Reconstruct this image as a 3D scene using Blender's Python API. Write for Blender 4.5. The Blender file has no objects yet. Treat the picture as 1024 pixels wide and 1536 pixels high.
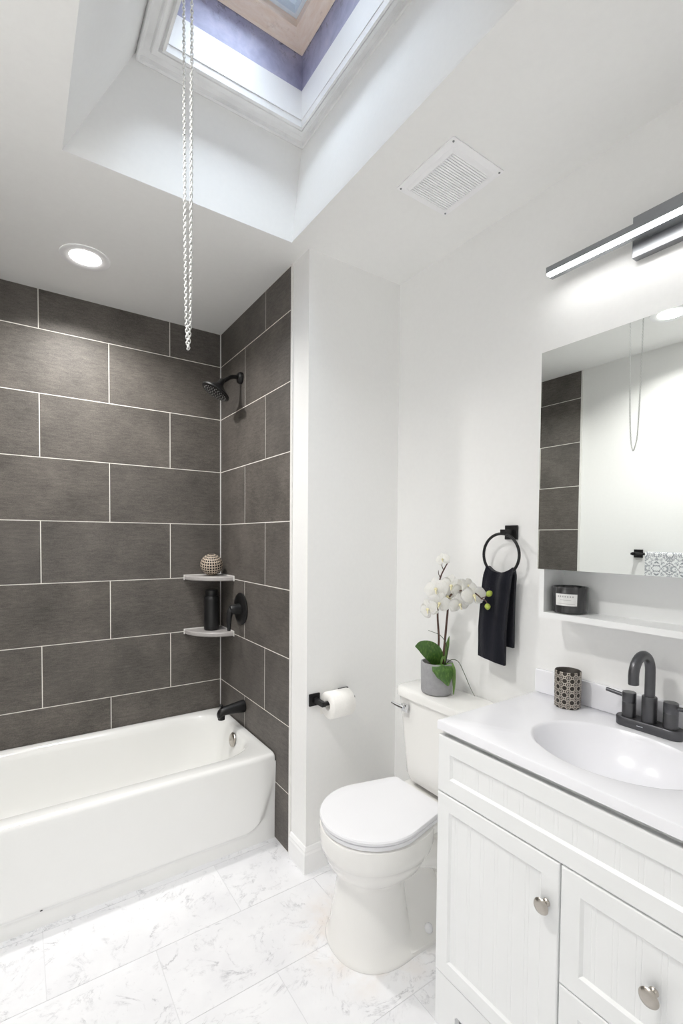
import bpy, bmesh, math, random
from mathutils import Vector, Matrix
random.seed(7)
PI = math.pi
scene = bpy.context.scene
COL = scene.collection

# ------------------------------------------------------------------ camera
CAM = (-0.995, -2.7341, 1.4288)
YAW, PITCH, ROLL = math.radians(34.2942), math.radians(-1.7317), math.radians(0.4721)
fwd = Vector((math.sin(YAW)*math.cos(PITCH), math.cos(YAW)*math.cos(PITCH), math.sin(PITCH)))
rt = Vector((math.cos(YAW), -math.sin(YAW), 0)); up = rt.cross(fwd)
rt2 = rt*math.cos(ROLL) + up*math.sin(ROLL); up2 = -rt*math.sin(ROLL) + up*math.cos(ROLL)
cd = bpy.data.cameras.new('camera'); cam = bpy.data.objects.new('camera', cd); COL.objects.link(cam)
cd.sensor_fit = 'HORIZONTAL'; cd.sensor_width = 36.0
cd.lens = 36.0*710.632/1024; cd.shift_y = (828.04-768)/1024; cd.clip_start = 0.02
mw = Matrix((rt2, up2, -fwd)).transposed().to_4x4(); mw.translation = Vector(CAM)
cam.matrix_world = mw
scene.camera = cam

# ------------------------------------------------------------------ light levels
scene.view_settings.view_transform = 'Standard'; scene.view_settings.look = 'None'
scene.view_settings.gamma = 1.0; scene.view_settings.use_curve_mapping = False
scene.view_settings.exposure = 1.22
SKY_STRENGTH = 6.5
LED_STRENGTH = 8.0
DOWNLIGHT_POWER = 6.0
LENS_STRENGTH = 8.0
scene.cycles.use_denoising = True
scene.cycles.max_bounces = 14; scene.cycles.diffuse_bounces = 10; scene.cycles.glossy_bounces = 6
scene.cycles.transparent_max_bounces = 12
scene.cycles.sample_clamp_indirect = 6.0
scene.cycles.caustics_reflective = False; scene.cycles.caustics_refractive = False
w = bpy.data.worlds.new('sky'); scene.world = w; w.use_nodes = True
wb = w.node_tree.nodes['Background']; wb.inputs[0].default_value = (0.84, 0.90, 1.0, 1); 
_nt = w.node_tree; _tc = _nt.nodes.new('ShaderNodeTexCoord'); _dp = _nt.nodes.new('ShaderNodeVectorMath'); _dp.operation = 'DOT_PRODUCT'
_nt.links.new(_tc.outputs['Generated'], _dp.inputs[0]); _dp.inputs[1].default_value = (0.9, -0.9, 0.0)      # made-up sideways sky gradient, added to balance light on the well walls
_ad = _nt.nodes.new('ShaderNodeMath'); _ad.operation = 'ADD'; _nt.links.new(_dp.outputs['Value'], _ad.inputs[0]); _ad.inputs[1].default_value = 1.0
_mx = _nt.nodes.new('ShaderNodeMath'); _mx.operation = 'MAXIMUM'; _nt.links.new(_ad.outputs[0], _mx.inputs[0]); _mx.inputs[1].default_value = 0.25
_ml = _nt.nodes.new('ShaderNodeMath'); _ml.operation = 'MULTIPLY'; _nt.links.new(_mx.outputs[0], _ml.inputs[0]); _ml.inputs[1].default_value = SKY_STRENGTH
_nt.links.new(_ml.outputs[0], wb.inputs[1])

H = 2.613          # ceiling
X2, Y2 = 0.4946, -1.0193   # vanity wall, toilet-paper wall
XL, YF = -1.53, -2.98      # left wall, wall behind the camera
YE = -0.8725       # edge of the shower tiles

# ------------------------------------------------------------------ materials
def s2l(c):
    c = c/255.0
    return c/12.92 if c <= 0.04045 else ((c+0.055)/1.055)**2.4
def rgb(r, g, b): return (s2l(r), s2l(g), s2l(b), 1)

class N:
    """small helper round a node tree"""
    def __init__(s, name):
        s.m = bpy.data.materials.new(name); s.m.use_nodes = True
        s.t = s.m.node_tree; s.b = s.t.nodes['Principled BSDF']; s.out = s.t.nodes['Material Output']
    def n(s, typ, **kw):
        nd = s.t.nodes.new(typ)
        for k, v in kw.items():
            if k == 'ins':
                for i, val in v.items():
                    if hasattr(val, 'is_output') : s.t.links.new(val, nd.inputs[i])
                    else: nd.inputs[i].default_value = val
            else: setattr(nd, k, v)
        return nd
    def math(s, op, a, b=0.0, c=0.0):
        return s.n('ShaderNodeMath', operation=op, ins={0: a, 1: b, 2: c}).outputs[0]
    def ramp(s, f, stops):
        r = s.n('ShaderNodeValToRGB', ins={0: f}); e = r.color_ramp.elements
        while len(e) < len(stops): e.new(0.5)
        for i, (p, c) in enumerate(stops): e[i].position = p; e[i].color = c
        return r.outputs[0]
    def mix(s, f, a, b, blend='MIX'):
        m = s.n('ShaderNodeMix', data_type='RGBA', blend_type=blend)
        for i, v in ((0, f), (6, a), (7, b)):
            if hasattr(v, 'is_output'): s.t.links.new(v, m.inputs[i])
            else: m.inputs[i].default_value = v
        return m.outputs[2]
    def set(s, name, v):
        if hasattr(v, 'is_output'): s.t.links.new(v, s.b.inputs[name])
        else: s.b.inputs[name].default_value = v
    def bump(s, h, strength=0.2, dist=0.002):
        s.set('Normal', s.n('ShaderNodeBump', ins={'Strength': strength, 'Distance': dist, 'Height': h}).outputs[0])
    def obj(s): return s.n('ShaderNodeTexCoord').outputs['Object']
    def scaled(s, v, sc):
        return s.n('ShaderNodeVectorMath', operation='MULTIPLY', ins={0: v, 1: sc}).outputs[0]
    def noise(s, v, scale, detail=4.0, rough=0.55, dist=0.0):
        return s.n('ShaderNodeTexNoise', ins={'Vector': v, 'Scale': scale, 'Detail': detail, 'Roughness': rough, 'Distortion': dist}).outputs[0]

def simple(name, c, rough=0.5, metal=0.0, var=0.03, nscale=40.0, bump=0.05, coat=0.0, spec=0.5):
    k = N(name); o = k.obj()
    nz = k.noise(o, nscale)
    dk = tuple(x*(1-var) for x in c[:3])+(1,); lt = tuple(min(1, x*(1+var)) for x in c[:3])+(1,)
    k.set('Base Color', k.ramp(nz, [(0.3, dk), (0.7, lt)]))
    k.set('Roughness', rough); k.set('Metallic', metal)
    if coat: k.set('Coat Weight', coat); k.set('Coat Roughness', 0.05)
    k.set('Specular IOR Level', spec)
    if bump: k.bump(nz, bump, 0.001)
    return k.m
def glow(name, c, strength):
    k = N(name); k.set('Base Color', (0.9, 0.9, 0.9, 1)); k.set('Emission Color', c); k.set('Emission Strength', strength)
    return k.m

M = {}
M['paint'] = simple('wall_paint', rgb(244, 244, 243), 0.55, var=0.008, nscale=60, bump=0.03)
M['ceil'] = simple('ceiling_paint', rgb(247, 247, 246), 0.8, var=0.008, nscale=50, bump=0.03)
M['trim'] = simple('trim_paint', rgb(242, 242, 242), 0.35, var=0.008, nscale=30, bump=0.03)
M['oldtrim'] = simple('old_trim_paint', rgb(238, 238, 238), 0.4, var=0.05, nscale=14, bump=0.4)
M['enamel'] = simple('tub_enamel', rgb(243, 243, 241), 0.12, var=0.004, nscale=8, bump=0.0, coat=0.3)
M['china'] = simple('white_china', rgb(240, 239, 236), 0.10, var=0.004, nscale=8, bump=0.0, coat=0.3)
M['seat'] = simple('white_plastic', rgb(236, 236, 239), 0.22, var=0.004, nscale=8, bump=0.0)
M['cab'] = simple('cabinet_white', rgb(240, 241, 241), 0.35, var=0.006, nscale=12, bump=0.0)
M['gap'] = simple('dark_gap', rgb(70, 70, 70), 0.8, var=0.02, bump=0.0)
M['marble_top'] = simple('cultured_marble', rgb(243, 243, 247), 0.25, var=0.006, nscale=6, bump=0.0, coat=0.1)
M['black'] = simple('matte_black_metal', rgb(26, 26, 27), 0.42, 0.2, var=0.06, nscale=60, bump=0.0)
M['gunmetal'] = simple('dark_bronze_metal', rgb(92, 92, 95), 0.3, 0.75, var=0.05, nscale=40, bump=0.0)
M['blackplastic'] = simple('black_bottle', rgb(24, 24, 25), 0.38, var=0.05, bump=0.0)
M['chrome'] = simple('chrome', rgb(225, 226, 228), 0.08, 1.0, var=0.01, bump=0.0)
M['nickel'] = simple('brushed_nickel', rgb(190, 184, 176), 0.28, 1.0, var=0.04, nscale=80, bump=0.05)
M['alu'] = simple('brushed_grey_metal', rgb(150, 152, 155), 0.35, 0.9, var=0.04, nscale=80, bump=0.03)
M['whitemetal'] = simple('white_grille', rgb(252, 252, 254), 0.4, var=0.005, bump=0.0)
M['ductback'] = simple('duct_back', rgb(214, 216, 220), 0.8, var=0.02, bump=0.0)
M['hole'] = simple('dark_hole', rgb(40, 40, 42), 0.9, var=0.02, bump=0.0)
M['paper'] = simple('toilet_paper', rgb(244, 242, 238), 0.95, var=0.02, nscale=120, bump=0.2)
M['card'] = simple('cardboard', rgb(165, 150, 130), 0.9, var=0.05, bump=0.1)
M['chain'] = simple('chain_metal', rgb(222, 222, 220), 0.38, 0.45, var=0.05, nscale=80, bump=0.0)
M['shelfstone'] = simple('grey_corner_shelf', rgb(176, 172, 170), 0.35, var=0.05, nscale=90, bump=0.05)
M['caulk'] = simple('white_caulk', rgb(232, 231, 228), 0.5, var=0.03, nscale=50, bump=0.1)
M['pot'] = simple('grey_concrete', rgb(158, 158, 160), 0.85, var=0.07, nscale=70, bump=0.25)
M['soil'] = simple('dark_soil', rgb(42, 36, 32), 0.95, var=0.4, nscale=160, bump=1.0)
M['stem'] = simple('brown_stem', rgb(88, 62, 54), 0.6, var=0.25, nscale=90, bump=0.2)
M['bud'] = simple('green_bud', rgb(168, 184, 78), 0.45, var=0.12, nscale=60, bump=0.05)
M['lip'] = simple('yellow_lip', rgb(238, 230, 190), 0.6, var=0.1, nscale=80, bump=0.05)
M['wire'] = simple('green_wire', rgb(70, 78, 58), 0.6, var=0.1, bump=0.0)
M['alufr'] = simple('skylight_aluminium', rgb(226, 236, 246), 0.4, 0.0, var=0.03, bump=0.02)
M['wax'] = simple('dark_wax', rgb(30, 28, 28), 0.6, var=0.1, bump=0.0)
M['led'] = glow('led_diffuser', (1.0, 0.995, 0.98, 1), LED_STRENGTH)
M['lens'] = glow('downlight_lens', (1.0, 0.97, 0.92, 1), LENS_STRENGTH)

def m_petal():
    k = N('white_petal'); o = k.obj()
    nz = k.noise(k.scaled(o, (60, 60, 20)), 6)
    k.set('Base Color', k.ramp(nz, [(0.3, rgb(249, 248, 244)), (0.7, rgb(254, 254, 252))]))
    k.set('Roughness', 0.6); k.set('Subsurface Weight', 0.3); k.set('Subsurface Radius', (0.01, 0.01, 0.008))
    k.bump(nz, 0.15, 0.001); return k.m
M['petal'] = m_petal()
def m_leaf():
    k = N('green_leaf'); o = k.obj()
    nz = k.noise(k.scaled(o, (40, 40, 14)), 4)
    k.set('Base Color', k.ramp(nz, [(0.25, rgb(48, 82, 34)), (0.55, rgb(72, 108, 44)), (0.8, rgb(112, 140, 70))]))
    k.set('Roughness', 0.38); k.bump(nz, 0.15, 0.001); return k.m
M['leaf'] = m_leaf()
def m_grass():
    return simple('light_green_leaf', rgb(108, 142, 72), 0.5, var=0.15, nscale=60, bump=0.05)
M['blade'] = m_grass()
def m_towel(name, c, var):
    k = N(name); o = k.obj()
    nz = k.noise(o, 420, 3); wv = k.n('ShaderNodeTexWave', wave_type='BANDS', bands_direction='Y', ins={'Vector': o, 'Scale': 26.0, 'Distortion': 0.6, 'Detail': 1.0}).outputs[1]
    h = k.math('ADD', k.math('MULTIPLY', nz, 0.9), k.math('MULTIPLY', wv, 0.1))
    k.set('Base Color', k.ramp(h, [(0.2, tuple(x*(1-var) for x in c[:3])+(1,)), (0.8, tuple(x*(1+var) for x in c[:3])+(1,))]))
    k.set('Roughness', 0.95); k.set('Sheen Weight', 0.25); k.set('Sheen Roughness', 0.4); k.set('Specular IOR Level', 0.1)
    k.bump(nz, 0.9, 0.003); return k.m
M['towel'] = m_towel('black_terry', rgb(27, 28, 36), 0.25)
def m_damask():
    k = N('patterned_towel'); o = k.obj()
    sx = k.n('ShaderNodeSeparateXYZ', ins={0: o})
    # mirrored ornament: fold the cloth's width into repeats
    u = k.math('PINGPONG', sx.outputs[1], 0.07); v = k.math('PINGPONG', sx.outputs[2], 0.085)
    q = k.n('ShaderNodeCombineXYZ', ins={0: u, 1: v, 2: 0.0}).outputs[0]
    nz = k.noise(q, 26, 3.0, 0.55, 1.8)
    a = k.math('ABSOLUTE', k.math('SUBTRACT', nz, 0.5))
    k.set('Base Color', k.ramp(a, [(0.015, rgb(140, 144, 150)), (0.04, rgb(196, 198, 202)), (0.06, rgb(236, 237, 238))]))
    k.set('Roughness', 0.95); k.bump(k.noise(o, 300, 2), 0.5, 0.002); return k.m
M['damask'] = m_damask()

def m_tile():
    k = N('charcoal_tile'); o = k.obj()
    ri = k.n('ShaderNodeNewGeometry').outputs['Random Per Island']
    off = k.n('ShaderNodeCombineXYZ', ins={0: k.math('MULTIPLY', ri, 17.0), 1: k.math('MULTIPLY', ri, 31.0), 2: k.math('MULTIPLY', ri, 9.0)}).outputs[0]
    v = k.n('ShaderNodeVectorMath', operation='ADD', ins={0: o, 1: off}).outputs[0]
    st = k.noise(k.scaled(v, (8, 8, 40)), 2.6, 9, 0.82, 0.3)       # long sideways streaks
    cl = k.noise(v, 5.5, 3, 0.5)
    gr = k.noise(k.scaled(v, (1, 1, 1.6)), 210, 3, 0.7)
    f = k.math('ADD', k.math('MULTIPLY', st, 0.48), k.math('ADD', k.math('MULTIPLY', cl, 0.26), k.math('MULTIPLY', gr, 0.36)))
    c = k.ramp(f, [(0.42, rgb(68, 65, 61)), (0.55, rgb(96, 91, 86)), (0.68, rgb(120, 114, 108))])
    c = k.mix(k.math('MULTIPLY', ri, 0.22), c, rgb(80, 79, 79))
    k.set('Base Color', c); k.set('Roughness', 0.55); k.set('Specular IOR Level', 0.4)
    k.bump(k.math('ADD', st, k.math('MULTIPLY', gr, 0.4)), 0.16, 0.002)
    return k.m
M['tile'] = m_tile()
M['grout'] = simple('white_grout', rgb(232, 229, 222), 0.8, var=0.05, nscale=120, bump=0.1)

def m_floor():
    k = N('marble_floor'); o = k.obj()
    ri = k.n('ShaderNodeNewGeometry').outputs['Random Per Island']
    off = k.n('ShaderNodeCombineXYZ', ins={0: k.math('MULTIPLY', ri, 23.0), 1: k.math('MULTIPLY', ri, 41.0), 2: 0.0}).outputs[0]
    v = k.n('ShaderNodeVectorMath', operation='ADD', ins={0: o, 1: off}).outputs[0]
    w1 = k.noise(v, 5.5, 8, 0.66, 1.2)
    vein = k.math('ABSOLUTE', k.math('SUBTRACT', w1, 0.5))
    vein = k.ramp(vein, [(0.0, (1, 1, 1, 1)), (0.012, (0.35, 0.35, 0.35, 1)), (0.035, (0, 0, 0, 1))])
    brk = k.ramp(k.noise(v, 13.0, 5, 0.65), [(0.48, (0, 0, 0, 1)), (0.66, (1, 1, 1, 1))])     # veins come and go
    spk = k.ramp(k.noise(k.scaled(v, (14, 14, 14)), 1.5, 6, 0.7, 1.2), [(0.62, (0, 0, 0, 1)), (0.74, (1, 1, 1, 1))])
    cloud = k.noise(v, 4.0, 5, 0.6)
    base = k.ramp(cloud, [(0.3, rgb(228, 228, 231)), (0.62, rgb(238, 238, 240))])
    c = k.mix(k.math('MULTIPLY', k.math('MULTIPLY', vein, brk), 0.62), base, rgb(140, 140, 146))
    c = k.mix(k.math('MULTIPLY', spk, 0.30), c, rgb(150, 148, 150))
    # rust-coloured staining on the stone beside the toilet foot
    d = k.n('ShaderNodeVectorMath', operation='DISTANCE', ins={0: o, 1: (0.03, -1.40, 0.0)}).outputs['Value']
    ring = k.ramp(d, [(0.17, (1, 1, 1, 1)), (0.28, (0, 0, 0, 1))])
    stn = k.ramp(k.noise(o, 9.0, 4, 0.6), [(0.40, (0, 0, 0, 1)), (0.66, (1, 1, 1, 1))])
    c = k.mix(k.math('MULTIPLY', k.math('MULTIPLY', ring, stn), 0.26), c, rgb(218, 190, 158))
    k.set('Base Color', c); k.set('Roughness', 0.28)
    return k.m
M['floor'] = m_floor()
M['floorgrout'] = simple('floor_grout', rgb(222, 222, 224), 0.8, var=0.04, nscale=80, bump=0.1)

def m_sheet():
    k = N('stained_sheet_metal'); o = k.obj()
    nz = k.noise(o, 16, 6, 0.62, 0.4)
    c = k.ramp(nz, [(0.3, rgb(152, 152, 180)), (0.55, rgb(172, 172, 198)), (0.75, rgb(190, 187, 206))])
    sz = k.n('ShaderNodeSeparateXYZ', ins={0: o}).outputs[2]
    edge = k.ramp(k.math('SUBTRACT', sz, 3.10), [(0.06, (0, 0, 0, 1)), (0.13, (1, 1, 1, 1))])
    spots = k.ramp(k.noise(o, 42, 6, 0.75, 0.6), [(0.53, (0, 0, 0, 1)), (0.64, (1, 1, 1, 1))])
    c = k.mix(k.math('MULTIPLY', k.math('MULTIPLY', edge, spots), 0.75), c, rgb(104, 102, 112))
    k.set('Base Color', c); k.set('Roughness', 0.5); k.set('Metallic', 0.1); k.bump(nz, 0.2, 0.003); return k.m
M['sheet'] = m_sheet()
def m_wood():
    k = N('pine_frame'); o = k.obj()
    g = k.noise(k.scaled(o, (6, 6, 60)), 3, 5, 0.6, 0.4)
    sp = k.ramp(k.noise(o, 30, 5, 0.7), [(0.6, (0, 0, 0, 1)), (0.75, (1, 1, 1, 1))])
    c = k.ramp(g, [(0.3, rgb(238, 214, 194)), (0.7, rgb(248, 232, 218))])
    k.set('Base Color', k.mix(k.math('MULTIPLY', sp, 0.4), c, rgb(150, 112, 84))); k.set('Roughness', 0.6); return k.m
M['wood'] = m_wood()
def m_glass():
    k = N('skylight_glass')
    tr = k.n('ShaderNodeBsdfTransparent', ins={0: (0.93, 0.96, 0.97, 1)}); gl = k.n('ShaderNodeBsdfGlossy', ins={0: (1, 1, 1, 1), 'Roughness': 0.02})
    fr = k.n('ShaderNodeFresnel', ins={0: 1.45})
    mx = k.n('ShaderNodeMixShader', ins={0: fr.outputs[0], 1: tr.outputs[0], 2: gl.outputs[0]})
    k.t.links.new(mx.outputs[0], k.out.inputs[0]); return k.m
M['glass'] = m_glass()
def m_mirror():
    k = N('mirror_glass'); k.set('Base Color', (0.79, 0.815, 0.80, 1)); k.set('Metallic', 1.0); k.set('Roughness', 0.0); return k.m
M['mirror'] = m_mirror()
def m_jar():
    k = N('smoked_glass'); o = k.obj()
    nz = k.noise(k.scaled(o, (1, 1, 0.1)), 60, 2)
    k.set('Base Color', k.ramp(nz, [(0.3, rgb(38, 38, 40)), (0.7, rgb(62, 62, 63))])); k.set('Roughness', 0.06); k.set('Coat Weight', 0.4); return k.m
M['jar'] = m_jar()
M['label'] = simple('paper_label', rgb(226, 226, 224), 0.7, var=0.02, nscale=60, bump=0.05)
M['print'] = simple('label_print', rgb(168, 168, 168), 0.7, var=0.02, bump=0.0)
def m_cup():
    """cast lattice of interlocking rings, bright where raised, dark in the hollows"""
    k = N('silver_lattice'); o = k.obj(); sx = k.n('ShaderNodeSeparateXYZ', ins={0: o})
    ang = k.math('ARCTAN2', sx.outputs[1], sx.outputs[0])
    u = k.math('MULTIPLY', ang, 11/(2*PI)); v = k.math('MULTIPLY', sx.outputs[2], 11/(2*PI*0.0385))
    def ringd(du, dv, r):
        fu = k.math('SUBTRACT', k.math('FRACT', k.math('ADD', u, du+50)), 0.5); fv = k.math('SUBTRACT', k.math('FRACT', k.math('ADD', v, dv+50)), 0.5)
        l = k.math('SQRT', k.math('ADD', k.math('MULTIPLY', fu, fu), k.math('MULTIPLY', fv, fv)))
        return k.math('ABSOLUTE', k.math('SUBTRACT', l, r))
    def sq(du, dv, r):
        fu = k.math('ABSOLUTE', k.math('SUBTRACT', k.math('FRACT', k.math('ADD', u, du+50)), 0.5)); fv = k.math('ABSOLUTE', k.math('SUBTRACT', k.math('FRACT', k.math('ADD', v, dv+50)), 0.5))
        return k.math('ABSOLUTE', k.math('SUBTRACT', k.math('MAXIMUM', fu, fv), r))
    d = k.math('MINIMUM', k.math('MINIMUM', ringd(0, 0, 0.36), ringd(0.5, 0.5, 0.36)), k.math('ADD', sq(0, 0, 0.14), 0.01))
    f = k.ramp(d, [(0.045, (1, 1, 1, 1)), (0.075, (0, 0, 0, 1))])
    k.set('Base Color', k.mix(f, rgb(64, 59, 55), rgb(196, 188, 178))); k.set('Metallic', 0.6); k.set('Roughness', 0.38)
    k.bump(f, 0.9, 0.002); return k.m
M['cup'] = m_cup()
def m_ball():
    k = N('beaded_ball'); o = k.obj(); sx = k.n('ShaderNodeSeparateXYZ', ins={0: o})
    u = k.math('MULTIPLY', k.math('ARCTAN2', sx.outputs[1], sx.outputs[0]), 26/(2*PI))
    v = k.math('MULTIPLY', k.math('ARCSINE', k.math('DIVIDE', sx.outputs[2], 0.0635)), 26/(2*PI))
    fu = k.math('ABSOLUTE', k.math('SUBTRACT', k.math('FRACT', k.math('ADD', u, 50)), 0.5)); fv = k.math('ABSOLUTE', k.math('SUBTRACT', k.math('FRACT', k.math('ADD', v, 50)), 0.5))
    f = k.ramp(k.math('MAXIMUM', fu, fv), [(0.30, (0, 0, 0, 1)), (0.36, (1, 1, 1, 1))])
    k.set('Base Color', k.mix(f, rgb(30, 26, 24), rgb(206, 190, 172))); k.set('Roughness', 0.55); k.bump(f, 0.9, 0.003); return k.m
M['ball'] = m_ball()

# ------------------------------------------------------------------ geometry helpers
def bm_new(): return bmesh.new()
def add_box(bm, x0, x1, y0, y1, z0, z1, bev=0.0, seg=2, mat=0):
    r = bmesh.ops.create_cube(bm, size=1.0, matrix=Matrix.Translation(((x0+x1)/2, (y0+y1)/2, (z0+z1)/2)) @ Matrix.Diagonal((x1-x0, y1-y0, z1-z0, 1)))
    vs = r['verts']; fs = set(f for v in vs for f in v.link_faces)
    for f in fs: f.material_index = mat
    if bev > 0:
        es = list(set(e for v in vs for e in v.link_edges))
        b = bmesh.ops.bevel(bm, geom=es, offset=bev, segments=seg, profile=0.5, affect='EDGES')
        for f in b['faces']: f.material_index = mat
def loft(bm, rings, cap0=True, cap1=True, close=True, smooth=True, mat=0):
    vr = [[bm.verts.new(p) for p in r] for r in rings]
    fs = []
    n = len(vr[0])
    for a, b in zip(vr[:-1], vr[1:]):
        for i in range(n if close else n-1):
            j = (i+1) % n
            try: fs.append(bm.faces.new((a[i], a[j], b[j], b[i])))
            except ValueError: pass
    if cap0: fs.append(bm.faces.new(list(reversed(vr[0]))))
    if cap1: fs.append(bm.faces.new(vr[-1]))
    for f in fs: f.smooth = smooth; f.material_index = mat
    return vr
def lathe(bm, prof, n=40, origin=(0, 0, 0), axis=Vector((0, 0, 1)), cap0=True, cap1=True, mat=0, sx=1.0, sy=1.0):
    q = Vector((0, 0, 1)).rotation_difference(Vector(axis)).to_matrix(); o = Vector(origin)
    rings = []
    for r, z in prof:
        r = max(r, 1e-5)
        rings.append([o + q @ Vector((r*sx*math.cos(2*PI*i/n), r*sy*math.sin(2*PI*i/n), z)) for i in range(n)])
    loft(bm, rings, cap0, cap1, mat=mat)
def smooth_path(pts, sub=6):
    pts = [Vector(p) for p in pts]; out = []
    P = [pts[0]*2-pts[1]] + pts + [pts[-1]*2-pts[-2]]
    for i in range(1, len(P)-2):
        for k in range(sub):
            t = k/sub; a, b, c, d = P[i-1], P[i], P[i+1], P[i+2]
            out.append(0.5*((2*b) + (c-a)*t + (2*a-5*b+4*c-d)*t*t + (3*b-a-3*c+d)*t**3))
    out.append(pts[-1]); return out
def tube(bm, pts, rad, n=14, cap=True, mat=0, sy=1.0):
    pts = [Vector(p) for p in pts]; m = len(pts)
    rf = rad if callable(rad) else (lambda t: rad)
    T = [(pts[min(i+1, m-1)]-pts[max(i-1, 0)]).normalized() for i in range(m)]
    u = T[0].orthogonal().normalized(); rings = []
    for i in range(m):
        u = (u - T[i]*u.dot(T[i])).normalized(); v = T[i].cross(u); r = rf(i/(m-1))
        rings.append([pts[i] + u*r*math.cos(2*PI*k/n) + v*r*sy*math.sin(2*PI*k/n) for k in range(n)])
    loft(bm, rings, cap, cap, mat=mat)
def rrect(x0, x1, y0, y1, r, n=8):
    """rounded rectangle outline, counter-clockwise, 4*(n+1) points"""
    out = []; r = min(r, (x1-x0)/2-1e-4, (y1-y0)/2-1e-4)
    for cx, cy, a0 in ((x1-r, y1-r, 0), (x0+r, y1-r, PI/2), (x0+r, y0+r, PI), (x1-r, y0+r, 3*PI/2)):
        for k in range(n+1):
            a = a0 + PI/2*k/n; out.append((cx+r*math.cos(a), cy+r*math.sin(a)))
    return out
def build(name, bm, mats, parent=None, smooth=None, origin=None, auto=None):
    bmesh.ops.recalc_face_normals(bm, faces=bm.faces)
    if smooth is not None:
        for f in bm.faces: f.smooth = smooth
    me = bpy.data.meshes.new(name)
    if origin is not None: bmesh.ops.translate(bm, verts=bm.verts, vec=-Vector(origin))
    bm.to_mesh(me); bm.free()
    for m in (mats if isinstance(mats, (list, tuple)) else [mats]): me.materials.append(M[m])
    o = bpy.data.objects.new(name, me); COL.objects.link(o)
    if origin is not None: o.location = origin
    if auto is not None:
        me.shade_smooth()
        try: me.set_sharp_from_angle(angle=math.radians(auto))
        except Exception: pass
    if parent is not None:
        o.parent = parent; o.matrix_parent_inverse = Matrix.Translation(parent.location).inverted()
    return o
def tag(o, label=None, cat=None, group=None, kind=None):
    if label: o['label'] = label
    if cat: o['category'] = cat
    if group: o['group'] = group
    if kind: o['kind'] = kind
    return o
def thing(name, label, cat, loc, group=None):
    o = bpy.data.objects.new(name, None); COL.objects.link(o); o.location = loc
    o.empty_display_size = 0.05
    return tag(o, label, cat, group)
def struct(name, bm, mats, parent=None, auto=None):
    o = build(name, bm, mats, parent, auto=auto)
    if parent is None: o['kind'] = 'structure'
    return o

# ------------------------------------------------------------------ room shell
T = 0.3078; ROW1 = 2.4234; G = 0.0020      # tile pitch, first joint, half a joint
def tiled_wall(name, place, length, z0, even, odd, period):
    """place(s, d, z): point at distance s along the wall, depth d behind the face"""
    bm = bm_new()
    def quadbox(s0, s1, za, zb, d0, d1, mat, bev):
        c = [(s0, za), (s1, za), (s1, zb), (s0, zb)]
        ins = [(s0+bev, za+bev), (s1-bev, za+bev), (s1-bev, zb-bev), (s0+bev, zb-bev)]
        loft(bm, [[place(s, d1, z) for s, z in c], [place(s, d0+bev, z) for s, z in c], [place(s, d0, z) for s, z in ins]], True, True, smooth=False, mat=mat)
    quadbox(0.0, length, z0, H, 0.0009, 0.05, 0, 0.0001)
    rows = [(ROW1, H)] + [(ROW1-(i+1)*T, ROW1-i*T) for i in range(8)]
    for i, (za, zb) in enumerate(rows):
        za = max(za, z0)
        if zb <= za: continue
        cuts = [0.0] + sorted(c for c in [(even if i % 2 == 0 else odd)+k*period for k in range(-1, 6)] if 0.02 < c < length-0.02) + [length]
        for a, b in zip(cuts[:-1], cuts[1:]):
            quadbox(a+G, b-(G if b < length else 0), za+G, zb-(G if zb < H-1e-6 else 0.001), 0.0, 0.004, 1, 0.0009)
    return struct(name, bm, ['grout', 'tile'])
tiled_wall('wall_back', lambda s, d, z: (-s, d, z), 1.53, 0.30, 0.2912, 0.598, 0.6136)
tiled_wall('wall_shower', lambda s, d, z: (d, -s, z), -YE, 0.0, 0.611, 0.360, 0.6136)
tiled_wall('wall_bath_end', lambda s, d, z: (XL-d, -s, z), 0.905, 0.0, 0.600, 0.300, 0.6136)
bm = bm_new(); add_box(bm, 0.052, X2+0.10, Y2, 0.05, 0, H); add_box(bm, 0.003, 0.052, Y2, YE-0.0005, 0, H)
struct('wall_toilet', bm, 'paint')
bm = bm_new(); add_box(bm, X2, X2+0.10, YF, Y2, 0, H); struct('wall_right', bm, 'paint')
bm = bm_new(); add_box(bm, XL-0.10, XL-0.003, YF, -0.9055, 0, H); struct('wall_left', bm, 'paint')
bm = bm_new(); add_box(bm, XL-0.10, X2+0.10, YF-0.10, YF, 0, H); struct('wall_front', bm, 'paint')
bm = bm_new(); add_box(bm, -0.0045, 0.003, YE-0.016, YE-0.0008, 0, H, 0.002); struct('trim_1', bm, 'caulk')      # white strip closing the tiles
bm = bm_new(); add_box(bm, XL-0.003, XL+0.0045, -0.921, -0.9058, 0, H, 0.002); struct('trim_2', bm, 'caulk')
bm = bm_new(); add_box(bm, -0.0045, -0.0003, -0.0045, -0.0003, 0.42, H); struct('trim_3', bm, 'caulk')          # caulked corner

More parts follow.
